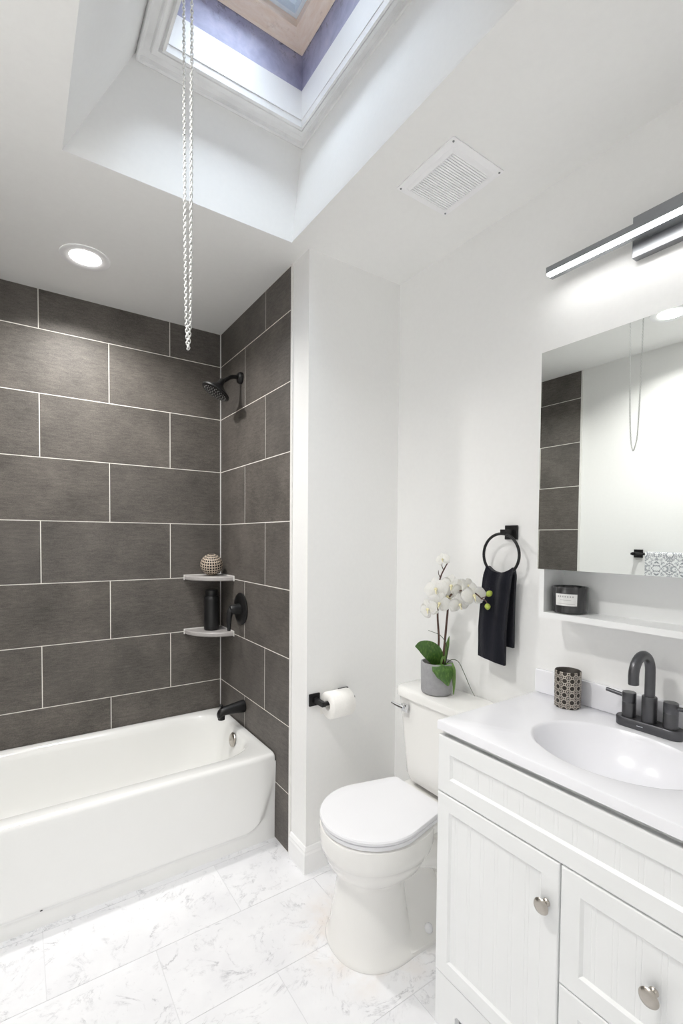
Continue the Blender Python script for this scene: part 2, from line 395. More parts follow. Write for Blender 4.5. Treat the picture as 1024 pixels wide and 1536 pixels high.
# floor: 12 x 24 inch marble tiles in running bond
bm = bm_new(); add_box(bm, XL-0.1, X2+0.1, YF-0.1, 0.05, -0.06, -0.0012, mat=0)
g = 0.0012; r = 0
y = -0.455
while y > YF:
    y1 = y; y0 = y-0.305; xo = (-0.617 if r % 2 == 0 else -0.307)
    for k in range(-3, 4):
        xa, xb = max(xo+k*0.63, XL-0.05), min(xo+(k+1)*0.63, X2+0.05)
        if xb-xa < 0.02: continue
        loft(bm, [[(xa+g, max(y0, YF-.05)+g, -0.001), (xb-g, max(y0, YF-.05)+g, -0.001), (xb-g, y1-g, -0.001), (xa+g, y1-g, -0.001)],
                  [(xa+g, max(y0, YF-.05)+g, 0), (xb-g, max(y0, YF-.05)+g, 0), (xb-g, y1-g, 0), (xa+g, y1-g, 0)]], True, True, smooth=False, mat=1)
    y -= 0.305; r += 1
loft(bm, [[(XL, -0.455, -0.001), (X2, -0.455, -0.001), (X2, 0.02, -0.001), (XL, 0.02, -0.001)], [(XL, -0.455, 0), (X2, -0.455, 0), (X2, 0.02, 0), (XL, 0.02, 0)]], smooth=False, mat=1)
struct('floor', bm, ['floorgrout', 'floor'])

# ceiling with the opening of the skylight well
WL = (-0.871, -0.075, -2.13, -1.012)      # opening x0 x1 y0 y1 in the ceiling
WU = (-0.660, -0.030, -1.95, -1.016)      # top of the well
ZW = 3.022
bm = bm_new()
for a in ((XL-0.1, WL[0], YF-0.1, 0.05), (WL[1], X2+0.1, YF-0.1, 0.05), (WL[0], WL[1], YF-0.1, WL[2]), (WL[0], WL[1], WL[3], 0.05)):
    add_box(bm, *a, H, H+0.006)
struct('ceiling', bm, 'ceil')
bm = bm_new()
def rect(b, z, g=0.0): return [(b[0]-g, b[2]-g, z), (b[1]+g, b[2]-g, z), (b[1]+g, b[3]+g, z), (b[0]-g, b[3]+g, z)]
SH = (-0.588, -0.098, -1.84, -1.128)      # clear shaft below the glass
loft(bm, [rect(WL, H+0.0005), rect(WU, ZW), rect(SH, ZW, 0.004), rect(SH, ZW+0.02, 0.1), rect(WL, H+0.02, 0.2), rect(WL, H+0.007, 0.1), rect(WL, H+0.0065)], False, False, smooth=False)
struct('wall_skylight_well', bm, 'paint')
# stepped moulding round the opening
bm = bm_new()
prof = [(0, 0), (0, 0.026), (0.006, 0.030), (0.014, 0.029), (0.017, 0.016), (0.046, 0.016), (0.050, 0.032), (0.056, 0.035), (0.072, 0.035), (0.076, 0.024), (0.082, 0.024), (0.085, 0.044), (0.097, 0.046), (0.0975, 0.0215)]
def lerp(a, b, t): return tuple(p+(q-p)*t for p, q in zip(a, b))
IN = (SH[0], SH[1], SH[2], SH[3])
loft(bm, [rect(lerp(WU, IN, d/0.1), ZW-0.001-dz) for d, dz in prof], False, False, smooth=False)
struct('trim_4', bm, 'oldtrim')
# shaft: painted jamb, stained metal sheet
bm = bm_new()
loft(bm, [rect(SH, 3.00), rect(SH, 3.105), rect(SH, 3.105, 0.03), rect(SH, 3.00, 0.03), rect(SH, 3.00)], False, False, smooth=False)
struct('trim_5', bm, 'trim')
bm = bm_new()
loft(bm, [rect(SH, 3.1055, 0.004), rect(SH, 3.40, 0.004), rect(SH, 3.40, 0.03), rect(SH, 3.1055, 0.03), rect(SH, 3.1055, 0.004)], False, False, smooth=False)
struct('wall_skylight_shaft', bm, 'sheet')
# skylight window
win = tag(bpy.data.objects.new('window_1', None), kind='structure'); COL.objects.link(win); win.location = (-0.34, -1.48, 3.25)
bm = bm_new()
loft(bm, [rect(SH, 3.235, 0.002), rect(SH, 3.290, 0.002), rect(SH, 3.290, -0.052), rect(SH, 3.262, -0.052), rect(SH, 3.242, -0.006), rect(SH, 3.235, 0.002)], False, False, smooth=False)
build('wooden_frame', bm, 'wood', win)
bm = bm_new()
loft(bm, [rect(SH, 3.291, -0.030), rect(SH, 3.345, -0.030), rect(SH, 3.345, -0.105), rect(SH, 3.336, -0.105), rect(SH, 3.332, -0.088), rect(SH, 3.316, -0.084), rect(SH, 3.316, -0.068), rect(SH, 3.291, -0.064), rect(SH, 3.291, -0.030)], False, False, smooth=False)
build('metal_frame', bm, 'alufr', win)
bm = bm_new(); add_box(bm, SH[0]+0.06, SH[1]-0.06, SH[2]+0.06, SH[3]-0.06, 3.3465, 3.3525); build('pane', bm, 'glass', win)
# portal for the sky above the pane
pl = bpy.data.lights.new('sky_portal', 'AREA'); pl.shape = 'RECTANGLE'; pl.size = SH[1]-SH[0]-0.1; pl.size_y = SH[3]-SH[2]-0.1
pl.cycles.is_portal = True
po = bpy.data.objects.new('sky_portal', pl); COL.objects.link(po); po.location = ((SH[0]+SH[1])/2, (SH[2]+SH[3])/2, 3.40)

# baseboards
def baseboard(name, runs):
    bm = bm_new()
    pr = [(0, 0), (0.013, 0), (0.013, 0.082), (0.010, 0.090), (0.010, 0.097), (0.004, 0.110), (0, 0.112)]
    for path in runs: # path: list of (x,y, nx,ny) mitred points
        loft(bm, [[(x+nx*d, y+ny*d, z) for d, z in pr] for x, y, nx, ny in path], True, True, smooth=False)
    struct(name, bm, 'trim')
baseboard('baseboard_toilet', [[(0.0025, YE-0.017, -1, 0), (0.0025, Y2-0.0005, -1, -1), (X2-0.0005, Y2-0.0005, 0, -1)]])
baseboard('baseboard_right', [[(X2-0.0005, Y2-0.015, -1, 0), (X2-0.0005, -1.764, -1, 0)]])
baseboard('baseboard_left', [[(XL-0.0025, -0.922, 1, 0), (XL-0.0025, YF+0.001, 1, 1), (X2-0.001, YF+0.001, 0, 1)]])

# ------------------------------------------------------------------ bathtub
tub = thing('bathtub', 'white enamelled alcove bathtub with smooth skirted front', 'bathtub', (-0.76, -0.37, 0))
bm = bm_new()
ZT = 0.410; x0, x1, y0, y1 = XL+0.004, -0.0015, -0.742, -0.0015
rings = []
def rr(a, b, c, d, r, z): return [(px, py, z) for px, py in rrect(a, b, c, d, r, 12)]
rings.append(rr(x0, x1, y0, y1, 0.010, 0.375))
rings.append(rr(x0, x1, y0, y1, 0.010, 0.390))
rings.append(rr(x0+.0015, x1-.0015, y0+.003, y1-.0015, 0.012, 0.401))
rings.append(rr(x0+.004, x1-.004, y0+.010, y1-.004, 0.014, 0.4085))
rings.append(rr(x0+.008, x1-.008, y0+.018, y1-.008, 0.018, ZT))
ix0, ix1, iy0, iy1 = XL+0.10, -0.045, -0.664, -0.052
rings.append(rr(ix0-.012, ix1+.010, iy0-.012, iy1+.012, 0.20, ZT))
rings.append(rr(ix0-.003, ix1+.003, iy0-.003, iy1+.003, 0.195, 0.406))
rings.append(rr(ix0+.006, ix1-.006, iy0+.005, iy1-.006, 0.19, 0.395))
rings.append(rr(ix0+.016, ix1-.014, iy0+.010, iy1-.012, 0.185, 0.370))
rings.append(rr(ix0+.07, ix1-.030, iy0+.024, iy1-.024, 0.17, 0.280))
rings.append(rr(ix0+.16, ix1-.052, iy0+.044, iy1-.044, 0.15, 0.160))
rings.append(rr(ix0+.21, ix1-.075, iy0+.062, iy1-.062, 0.13, 0.105))
rings.append(rr(ix0+.27, ix1-.115, iy0+.100, iy1-.100, 0.10, 0.082))
rings.append(rr(ix0+.60, ix1-.500, iy0+.290, iy1-.290, 0.02, 0.076))
loft(bm, rings, False, True)
# skirt: panel bellies out over a set-back toe strip and end strip
def skirt(x, z):
    hgt = 0.060
    xe = -0.082 + 0.075*min(1.0, max(0.0, (z-0.07)/0.20))**0.8          # end edge flares outward to the top
    dz = (z-hgt); dx = (xe-x)
    rad = 0.07
    if dx < rad and dz < rad: d = rad - math.hypot(rad-dx, rad-dz)
    else: d = min(dx, dz)
    t = min(1.0, max(0.0, (d+0.004)/0.022)); t = t*t*(3-2*t)
    return y0 + 0.010*(1-t)*min(1.0, max(0, (0.345-z)/0.17))
zs = [0.0, 0.02, 0.04] + [0.046+0.003*i for i in range(20)] + [0.11+0.0265*i for i in range(11)]
xs = [x0+0.03+(x1-0.30-x0-0.03)*i/30 for i in range(30)] + [x1-0.30+0.30*i/80 for i in range(81)]
grid = [[bm.verts.new((x, skirt(x, z), z)) for x in xs] for z in zs]
for a, b in zip(grid[:-1], grid[1:]):
    for i in range(len(xs)-1):
        f = bm.faces.new((a[i], a[i+1], b[i+1], b[i])); f.smooth = True
# closing side strips
for xe, col in ((x1, -1),):
    back = [bm.verts.new((xe, y0+0.03, z)) for z in zs]
    for k in range(len(zs)-1): bm.faces.new((grid[k][col], back[k], back[k+1], grid[k+1][col]))
build('tub_body', bm, 'enamel', tub, auto=50)
bm = bm_new(); lathe(bm, [(0.0, 0.010), (0.012, 0.011), (0.030, 0.009), (0.036, 0.004), (0.037, 0)], 32, (-0.0660, -0.362, 0.353), Vector((-1, 0, 0.16)).normalized())
lathe(bm, [(0.004, 0.014), (0.004, 0.009)], 10, (-0.0660, -0.362, 0.353), Vector((-1, 0, 0.16)).normalized())
tag(build('overflow_plate', bm, 'nickel', tub, auto=40), 'round chrome overflow plate')
bm = bm_new(); lathe(bm, [(0.0001, -.001), (.0030, .0006), (0.0015, .0010)], 8, (-.94, -.7422, .069), Vector((0, -1, 0)), sx=1.6); tag(build('enamel_chip', bm, 'hole', tub, smooth=True), 'small dark chip in the enamel')
bm = bm_new(); lathe(bm, [(0.034, 0.0), (0.033, 0.004), (0.022, 0.005), (0.02, 0.001), (0.0, 0.001)], 28, (-0.26, -0.358, 0.080)); build('drain', bm, 'chrome', tub, auto=40)

# ------------------------------------------------------------------ shower fittings
t = thing('tub_spout', 'matte black tub spout sticking out above the tub rim', 'faucet', (0, -0.357, 0.515))
bm = bm_new()
def ell(c, ry, rz, n=24, tilt=0.0): return [(c[0]+tilt*math.sin(2*PI*i/n)*rz, c[1]+ry*math.cos(2*PI*i/n), c[2]+rz*math.sin(2*PI*i/n)) for i in range(n)]
loft(bm, [ell((-0.0008, -.357, .520), .031, .033), ell((-0.010, -.357, .520), .032, .034), ell((-0.030, -.357, .520), .030, .031), ell((-0.075, -.357, .517), .027, .026), ell((-0.110, -.357, .514), .025, .023), ell((-0.128, -.357, .508), .023, .025), ell((-0.140, -.357, .500), .021, .022), ell((-0.146, -.357, .496), .015, .014)])
lathe(bm, [(0.018, 0.0), (0.0185, 0.02), (0.016, 0.028)], 20, (-0.126, -.357, .472), cap1=False)
build('spout_body', bm, 'black', t, auto=50)
bm = bm_new(); lathe(bm, [(0.004, 0), (0.004, 0.012), (0.010, 0.015), (0.011, 0.020), (0.008, 0.023)], 16, (-0.128, -.357, .527)); build('diverter_knob', bm, 'black', t, auto=50)

t = thing('shower_valve', 'round matte black shower valve plate with a downward lever', 'faucet', (0, -0.318, 1.04))
bm = bm_new(); lathe(bm, [(0.086, 0.0006), (0.087, 0.006), (0.082, 0.011), (0.060, 0.013), (0.0, 0.014)], 48, (0, -.318, 1.04), Vector((-1, 0, 0))); build('escutcheon', bm, 'black', t, auto=50)
bm = bm_new(); lathe(bm, [(0.030, 0.013), (0.027, 0.040), (0.026, 0.055), (0.020, 0.066), (0.0, 0.070)], 28, (0, -.318, 1.04), Vector((-1, 0, 0)), cap0=False); build('hub', bm, 'black', t, auto=50)
bm = bm_new(); tube(bm, smooth_path([(-0.046, -.318, 1.045), (-0.064, -.320, 1.030), (-0.072, -.323, .995), (-0.074, -.327, .960), (-0.075, -.330, .928)], 6), lambda s: 0.021-0.012*s, 16, sy=0.75); build('lever', bm, 'black', t, auto=60)

t = thing('showerhead', 'matte black shower head on a bent arm', 'shower head', (0, -0.312, 2.277))
bm = bm_new(); lathe(bm, [(0.031, 0.0006), (0.031, 0.012), (0.026, 0.020), (0.012, 0.022)], 28, (0, -.312, 2.277), Vector((-1, 0, 0))); build('flange', bm, 'black', t, auto=50)
bm = bm_new(); arm = smooth_path([(-0.018, -.312, 2.277), (-0.045, -.312, 2.276), (-0.068, -.312, 2.266), (-0.108, -.318, 2.236)], 6); tube(bm, arm, 0.0105, 16); build('shower_arm', bm, 'black', t, auto=60)
hd = Vector((-0.46, 0.09, -0.87)).normalized(); hc = Vector((-0.140, -.312, 2.183)); Rh = 0.075
bm = bm_new(); lathe(bm, [(0.014, -0.070), (0.016, -0.055), (0.019, -0.045), (0.026, -0.036), (0.045, -0.022), (0.066, -0.008), (Rh, -0.002), (Rh, 0.006), (Rh-.004, 0.009), (0.0, 0.008)], 44, hc, hd); build('spray_head', bm, 'black', t, auto=50)
bm = bm_new(); q = Vector((0, 0, 1)).rotation_difference(hd).to_matrix()
for rr_, cnt in ((0.016, 6), (0.030, 12), (0.044, 18), (0.058, 24)):
    for k in range(cnt):
        a = 2*PI*k/cnt+rr_*20; c = hc + q @ Vector((rr_*math.cos(a), rr_*math.sin(a), 0.0075)); lathe(bm, [(0.0021, 0), (0.0019, 0.004), (0.001, 0.005)], 7, c, hd)
M['nozzle'] = simple('grey_nozzle', rgb(190, 190, 188), 0.5, var=0.05, bump=0.0)
tag(build('nozzles', bm, 'nozzle', t, smooth=True), 'grey rubber spray nozzles')

def corner_shelf(z, label):
    t = thing('corner_shelf', label, 'shelf', (-0.001, -0.001, z-0.024), 'corner shelves in the shower')
    bm = bm_new(); R = 0.215; n = 20
    def outline(ins, zz): return [(-0.0008, -0.0008, zz)] + [(-0.0008-(R-ins)*math.cos(PI/2*k/n)**1.0*1.0, -0.0008-(R-ins)*math.sin(PI/2*k/n), zz) for k in range(n+1)]
    loft(bm, [outline(.005, z-.024), outline(0, z-.019), outline(0, z-.005), outline(.005, z)], smooth=False)
    build('shelf_slab', bm, 'shelfstone', t, auto=40)
    bm = bm_new()
    add_box(bm, -R, -0.003, -0.005, -0.0006, z-.001, z+.004); add_box(bm, -0.005, -0.0006, -R, -0.003, z-.001, z+.004)
    add_box(bm, -R-.004, -R+.001, -0.006, -0.0006, z-.026, z+.004); add_box(bm, -0.006, -0.0006, -R-.004, -R+.001, z-.026, z+.004)
    build('caulk_bead', bm, 'caulk', t)
corner_shelf(1.207, 'grey quarter-round corner shelf holding the ball, upper one')
corner_shelf(0.897, 'grey quarter-round corner shelf holding the black bottle, lower one')
bm = bm_new(); bmesh.ops.create_uvsphere(bm, u_segments=52, v_segments=26, radius=0.0625)
b = build('decor_ball', bm, 'ball', smooth=True); b.location = (-0.085, -0.085, 1.207+0.0625); b.rotation_euler = (math.radians(12), math.radians(-10), 0.3)
tag(b, 'beige and black beaded decorative ball on the upper corner shelf', 'decor ball')
t = thing('shampoo_bottle', 'plain black bottle with a narrower cap on the lower corner shelf', 'bottle', (-0.085, -0.085, 0.8975))
bm = bm_new(); lathe(bm, [(0.036, 0.0), (0.042, 0.004), (0.0435, 0.03), (0.0425, 0.09), (0.0425, 0.14), (0.0435, 0.17), (0.042, 0.188), (0.037, 0.195)], 36, t.location); build('bottle_body', bm, 'blackplastic', t, auto=40)
bm = bm_new(); lathe(bm, [(0.0345, 0.1955), (0.035, 0.200), (0.034, 0.226), (0.030, 0.230)], 36, t.location); build('cap', bm, 'blackplastic', t, auto=40)

# ------------------------------------------------------------------ pull chain
bm = bm_new(); xc = -0.674; pitch = 0.0074; wr = 0.0011
def link(c, d, flip):
    d = d.normalized(); side = Vector((1, 0, 0)) if flip else d.cross(Vector((1, 0, 0))).normalized()
    hl, hw = pitch*0.5+wr*1.0, 0.0029
    pts = []
    for k in range(12):
        a = 2*PI*k/12; s = math.sin(a); cz = math.cos(a)
        pts.append(c + d*((hl-hw)*(1 if cz > 0 else -1)+hw*cz) + side*hw*s)
    pts.append(pts[0]); n = 5; u0 = side.cross(d)
    rings = []
    for i in range(12):
        tg = (pts[(i+1) % 12]-pts[i-1]).normalized(); v = tg.cross(u0)
        rings.append([pts[i] + u0*wr*math.cos(2*PI*k/n) + v*wr*math.sin(2*PI*k/n) for k in range(n)])
    rings.append(rings[0])
    vr = [[bm.verts.new(p) for p in r] for r in rings[:-1]]
    for i in range(12):
        a, b = vr[i], vr[(i+1) % 12]
        for k in range(n): bm.faces.new((a[k], a[(k+1) % n], b[(k+1) % n], b[k])).smooth = True
path = smooth_path([(xc, -1.612, 2.945), (xc, -1.614, 2.6), (xc, -1.618, 2.3), (xc, -1.622, 2.1), (xc, -1.628, 1.95), (xc, -1.634, 1.885), (xc, -1.643, 1.853), (xc, -1.652, 1.878), (xc, -1.660, 1.93), (xc, -1.666, 2.1), (xc, -1.670, 2.3), (xc, -1.674, 2.6), (xc, -1.676, 2.945)], 24)
acc = 0.0; k = 0
for a, b in zip(path[:-1], path[1:]):
    L = (b-a).length
    while acc < L:
        link(a+(b-a)*(acc/L), b-a, k % 2 == 0); acc += pitch; k += 1
    acc -= L
# hook plate on the sloping side of the well
add_box(bm, xc-0.008, xc+0.012, -1.684, -1.604, 2.943, 2.952, 0.001)
ch = build('pull_chain', bm, 'chain', origin=(xc, -1.643, 1.853)); tag(ch, 'long looped metal pull chain hanging from the skylight well', 'chain')

# ------------------------------------------------------------------ ceiling fittings
def downlight(x, y, label):
    t = thing('recessed_light', label, 'light', (x, y, H), 'recessed ceiling lights')
    bm = bm_new(); lathe(bm, [(0.096, 0.0), (0.096, -0.004), (0.090, -0.006), (0.064, -0.004), (0.060, -0.0005)], 48, (x, y, H-0.0004), cap0=False, cap1=False); build('trim_ring', bm, 'whitemetal', t, auto=40)
    bm = bm_new(); lathe(bm, [(0.0615, 0.0), (0.060, -0.002), (0.0, -0.0025)], 40, (x, y, H-0.0006), cap0=False); build('lens', bm, 'lens', t, smooth=True)
    l = bpy.data.lights.new('downlight', 'AREA'); l.shape = 'DISK'; l.size = 0.11; l.energy = DOWNLIGHT_POWER; l.color = (1.0, 0.98, 0.95); l.spread = math.radians(145)
    o = bpy.data.objects.new('downlight', l); COL.objects.link(o); o.location = (x, y, H-0.006); o.parent = t; o.matrix_parent_inverse = Matrix.Translation(t.location).inverted()
downlight(-0.747, -0.417, 'round white recessed light in the ceiling over the tub')
downlight(-1.085, -1.625, 'round recessed ceiling light seen at the right edge of the mirror')

t = thing('vent_grille', 'white slatted exhaust fan grille on the ceiling', 'vent', (0.19, -1.607, H))
vx0, vx1, vy0, vy1 = 0.073, 0.308, -1.735, -1.479
bm = bm_new()
def vr_(ins, z): return [(px, py, z) for px, py in rrect(vx0+ins, vx1-ins, vy0+ins, vy1-ins, 0.008, 4)]
loft(bm, [vr_(0, H-.0005), vr_(0, H-.004), vr_(.022, H-.006), vr_(.030, H-.016), vr_(.034, H-.016), vr_(.034, H-.0005)], False, False, smooth=False)
build('grille_frame', bm, 'whitemetal', t, auto=30)
bm = bm_new(); add_box(bm, vx0+.034, vx1-.034, vy0+.034, vy1-.034, H-.0115, H-.001); build('duct_back', bm, 'ductback', t)
bm = bm_new(); ns = 22; py = (vy1-vy0-.068)/ns
for k in range(ns):
    yy = vy0+.034+py*(k+.5); add_box(bm, vx0+.033, vx1-.033, yy-py*.34, yy+py*.34, H-.016, H-.0117)
build('slats', bm, 'whitemetal', t)
for sx_, sy_ in ((vx0+.011, vy0+.011), (vx1-.011, vy0+.011), (vx0+.011, vy1-.011), (vx1-.011, vy1-.011)):
    bm = bm_new(); lathe(bm, [(0.0035, 0), (0.003, -0.002), (0, -0.0025)], 12, (sx_, sy_, H-.0048), cap0=False); build('screw', bm, 'alu', t, smooth=True)

# ------------------------------------------------------------------ vanity light
t = thing('vanity_light', 'grey metal LED bar light on the wall above the mirror', 'light', (X2, -2.15, 2.29))
bm = bm_new(); add_box(bm, X2-.026, X2-.0008, -2.245, -2.055, 2.236, 2.352, .0015); build('wall_plate', bm, 'alu', t)
bm = bm_new(); add_box(bm, X2-.050, X2-.0262, -2.20, -2.10, 2.274, 2.290, .001); build('standoff', bm, 'alu', t)
bm = bm_new()
pr = [(X2-.086, 2.279), (X2-.086, 2.297), (X2-.050, 2.297), (X2-.050, 2.271), (X2-.068, 2.271), (X2-.068, 2.279)]
loft(bm, [[(a, yy, b) for a, b in pr] for yy in (-2.476, -1.824)], smooth=False); build('bar_housing', bm, 'alu', t)
bm = bm_new(); add_box(bm, X2-.0855, X2-.0685, -2.4745, -1.8255, 2.2705, 2.2785, .003, 3); tag(build('diffuser', bm, 'led', t, auto=40), 'glowing white diffuser strip')

# ------------------------------------------------------------------ mirror cabinet with open shelf
my0, my1 = -2.462, -1.840; MX = 0.372
t = thing('mirror_cabinet', 'white mirrored wall cabinet with an open shelf below', 'cabinet', (X2, -2.15, 1.18))
bm = bm_new()
loft_box = lambda *a, **k: add_box(bm, *a, **k)
add_box(bm, MX+.020, X2-.0008, my0+.006, my1-.006, 1.345, 2.010)                 # closed upper box
add_box(bm, MX+.002, X2-.0008, my1-.022, my1-.006, 1.200, 1.345); add_box(bm, MX+.002, X2-.0008, my0+.006, my0+.022, 1.200, 1.345)
add_box(bm, MX+.002, X2-.0008, my0+.006, my1-.006, 1.182, 1.200); add_box(bm, X2-.012, X2-.0012, my0+.022, my1-.022, 1.200, 1.345)
build('cabinet_box', bm, 'cab', t)
bm = bm_new(); add_box(bm, MX, MX+.0185, my0, my1, 1.3355, 2.014, mat=0)
bm.faces.ensure_lookup_table()
for f in bm.faces:
    if f.calc_center_median().x < MX+.001: f.material_index = 1
build('mirror_door', bm, ['chrome', 'mirror'], t)

t = thing('candle_jar', 'short smoked black glass candle jar with a white label', 'candle', (0.431, -1.916, 1.2005))
cx, cy, cz = 0.431, -1.916, 1.2005
bm = bm_new(); lathe(bm, [(0.044, 0.0), (0.049, 0.003), (0.0505, 0.02), (0.0525, 0.080), (0.0510, 0.0815), (0.0485, 0.078), (0.047, 0.056)], 48, (cx, cy, cz), cap1=False); build('jar', bm, 'jar', t, auto=50)
bm = bm_new(); lathe(bm, [(0.0468, 0.0), (0.0465, 0.003), (0, 0.003)], 32, (cx, cy, cz+.052)); build('wax', bm, 'wax', t, smooth=True)
bm = bm_new(); ac = math.atan2(-0.82, -1.43)-0.24; 
def lab(bm, a0, a1, z0_, z1_, r, n=16):
    rr_ = lambda z: r+0.0515+(z-.02)*0.033-.0005
    vs = [[bm.verts.new((cx+rr_(z)*math.cos(a0+(a1-a0)*i/n), cy+rr_(z)*math.sin(a0+(a1-a0)*i/n), cz+z)) for i in range(n+1)] for z in (z0_, z1_)]
    for i in range(n): bm.faces.new((vs[0][i], vs[0][i+1], vs[1][i+1], vs[1][i])).smooth = True
lab(bm, ac-0.62, ac+0.62, 0.026, 0.062, 0.0004); build('label_sticker', bm, 'label', t)
bm = bm_new()
for i in range(7): lab(bm, ac-.46+i*.135, ac-.46+i*.135+.07, 0.0515, 0.0565, 0.0008, 2)
lab(bm, ac-.3, ac+.3, 0.043, 0.0440, 0.0008); lab(bm, ac-.5, ac+.5, 0.0315, 0.0325, 0.0008)
build('label_print', bm, 'print', t)

# ------------------------------------------------------------------ vanity
vy0, vy1 = -2.535, -1.772; VF = 0.006       # cabinet ends, face of doors
t = thing('vanity_cabinet', 'white bathroom vanity cabinet with one door and drawers', 'cabinet', (0.25, -2.15, 0))
bm = bm_new(); bx = VF+.020
add_box(bm, bx, X2-.0155, vy1-.018, vy1, 0.165, 0.866); add_box(bm, bx, X2-.0155, vy0, vy0+.018, 0.165, 0.866)   # side panels
add_box(bm, bx, X2-.0155, vy0+.018, vy1-.018, 0.165, 0.183); add_box(bm, X2-.022, X2-.0155, vy0+.018, vy1-.018, 0.183, 0.866)
add_box(bm, bx, bx+.018, vy0+.018, vy1-.018, 0.68, 0.866); add_box(bm, bx, bx+.018, -2.165, -2.137, 0.183, 0.68)
add_box(bm, bx+.07, X2-.0155, vy0, vy1-.02, 0.0, 0.164)
# base board with bracket feet
n = 10
def arch(yc_, s): pass
outl = [(vy1, 0.0), (vy1, 0.164), (vy0, 0.164), (vy0, 0.0), (vy0+.075, 0.0), (vy0+.0755, .072), (vy0+.082, .080), (vy1-.082, .080), (vy1-.0755, .072), (vy1-.075, 0.0)]
loft(bm, [[(VF+.004, a, b) for a, b in outl], [(VF+.022, a, b) for a, b in outl]], smooth=False)
add_box(bm, VF+.022, X2-.0155, vy1-.018, vy1-.0002, 0.0, 0.164)
build('carcass', bm, 'cab', t)
def front(name, ya, yb, za, zb, fw=0.05, groove=0.045):
    """framed front with a recessed beadboard panel; ya<yb"""
    bm = bm_new(); e = 0.003
    def rc(i, x): return [(x, ya+i, za+i), (x, yb-i, za+i), (x, yb-i, zb-i), (x, ya+i, zb-i)]
    loft(bm, [rc(0, VF+.0195), rc(0, VF+e), rc(e*.35, VF+e*.35), rc(e, VF), rc(fw-.003, VF), rc(fw+.003, VF+.0065)], True, False, smooth=False)
    # panel with paired grooves
    pa, pb = ya+fw+.003, yb-fw-.003; cols = [pa]; gx = pa+groove*.6
    while gx < pb-.012:
        for q in (0, .010):
            if gx+q+.0035 < pb: cols += [gx+q, gx+q+.0012, gx+q+.0024]
        gx += groove
    cols.append(pb)
    prev = None
    for i, c in enumerate(cols):
        dd = .0006 if (i > 0 and i < len(cols)-1 and (i-1) % 3 == 1) else 0
        cur = (bm.verts.new((VF+.0065+dd, c, za+fw+.003)), bm.verts.new((VF+.0065+dd, c, zb-fw-.003)))
        if prev: bm.faces.new((prev[0], cur[0], cur[1], prev[1]))
        prev = cur
    return build(name, bm, 'cab', t)
front('false_drawer_front', vy0+.001, vy1-.001, 0.700, 0.862, 0.048)
door = front('door', -2.149, vy1-.001, 0.168, 0.6955, 0.047)
dr1 = front('drawer', vy0+.001, -2.153, 0.426, 0.6955, 0.048)
dr2 = front('drawer', vy0+.001, -2.153, 0.168, 0.4225, 0.048)
def knob(y, z, par):
    bm = bm_new(); lathe(bm, [(0.009, 0.0005), (0.0085, 0.003), (0.0045, 0.006), (0.0048, 0.012), (0.010, 0.016), (0.0165, 0.020), (0.0185, 0.0225), (0.0165, 0.026), (0.009, 0.0285), (0, 0.029)], 32, (VF, y, z), Vector((-1, 0, 0)))
    tag(build('knob', bm, 'nickel', par, auto=50), 'brushed nickel knob')
knob(-2.120, 0.590, door); knob(-2.345, 0.561, dr1); knob(-2.345, 0.295, dr2)
for o in (dr1, dr2): pass

t = thing('vanity_countertop', 'glossy white vanity top with an integrated oval basin', 'countertop', (0.25, -2.15, 0.874))
bm = bm_new(); cx0, cx1, cy0, cy1 = 0.003, X2-.001, vy0-.004, vy1+.001; zt = 0.905
n = 72; ec = (0.226, -2.152); ea, eb = 0.158, 0.198
def ring_rect(ins, z):
    out = []
    for i in range(n):
        a = 2*PI*i/n; dx, dy = math.cos(a), math.sin(a)
        ts = []
        if dx > 1e-9: ts.append((cx1-ins-ec[0])/dx)
        if dx < -1e-9: ts.append((cx0+ins-ec[0])/dx)
        if dy > 1e-9: ts.append((cy1-ins-ec[1])/dy)
        if dy < -1e-9: ts.append((cy0+ins-ec[1])/dy)
        m = min(ts); out.append([ec[0]+dx*m, ec[1]+dy*m, z])
    for cxx, cyy in ((cx0+ins, cy0+ins), (cx0+ins, cy1-ins), (cx1-ins, cy0+ins), (cx1-ins, cy1-ins)):   # keep true corners
        j = min(range(n), key=lambda i: (out[i][0]-cxx)**2+(out[i][1]-cyy)**2); out[j] = [cxx, cyy, z]
    return [tuple(p) for p in out]
def ring_el(s, dz, shift=0.0): return [(ec[0]+shift+ea*s*math.cos(2*PI*i/n), ec[1]+eb*s*math.sin(2*PI*i/n), zt+dz) for i in range(n)]
loft(bm, [ring_rect(.004, zt-.028), ring_rect(0, zt-.026), ring_rect(0, zt-.005), ring_rect(.0015, zt-.0015), ring_rect(.005, zt),
          ring_el(1.03, 0), ring_el(1.0, -.0012), ring_el(.975, -.006), ring_el(.94, -.018), ring_el(.86, -.048), ring_el(.72, -.082), ring_el(.52, -.106), ring_el(.3, -.118), ring_el(.12, -.122)], False, True)
build('basin_top', bm, 'marble_top', t, auto=35)
bm = bm_new(); add_box(bm, X2-.020, X2-.001, cy0, cy1, zt+.0003, zt+.078, .003, 3); build('backsplash', bm, 'marble_top', t, auto=40)
bm = bm_new(); lathe(bm, [(0.020, 0), (0.021, .003), (0.014, .005), (0.0, .006)], 24, (ec[0], ec[1], zt-.1215)); build('drain', bm, 'gunmetal', t, smooth=True)
bm = bm_new(); add_box(bm, bx+.004, bx+.016, vy0+.01, vy1-.003, 0.8665, 0.8785); tag(build('gap_shade_strip', bm, 'gap', t), 'dark strip painted as shade under the top')  # dark-coloured strip stands in for the shade below the counter edge

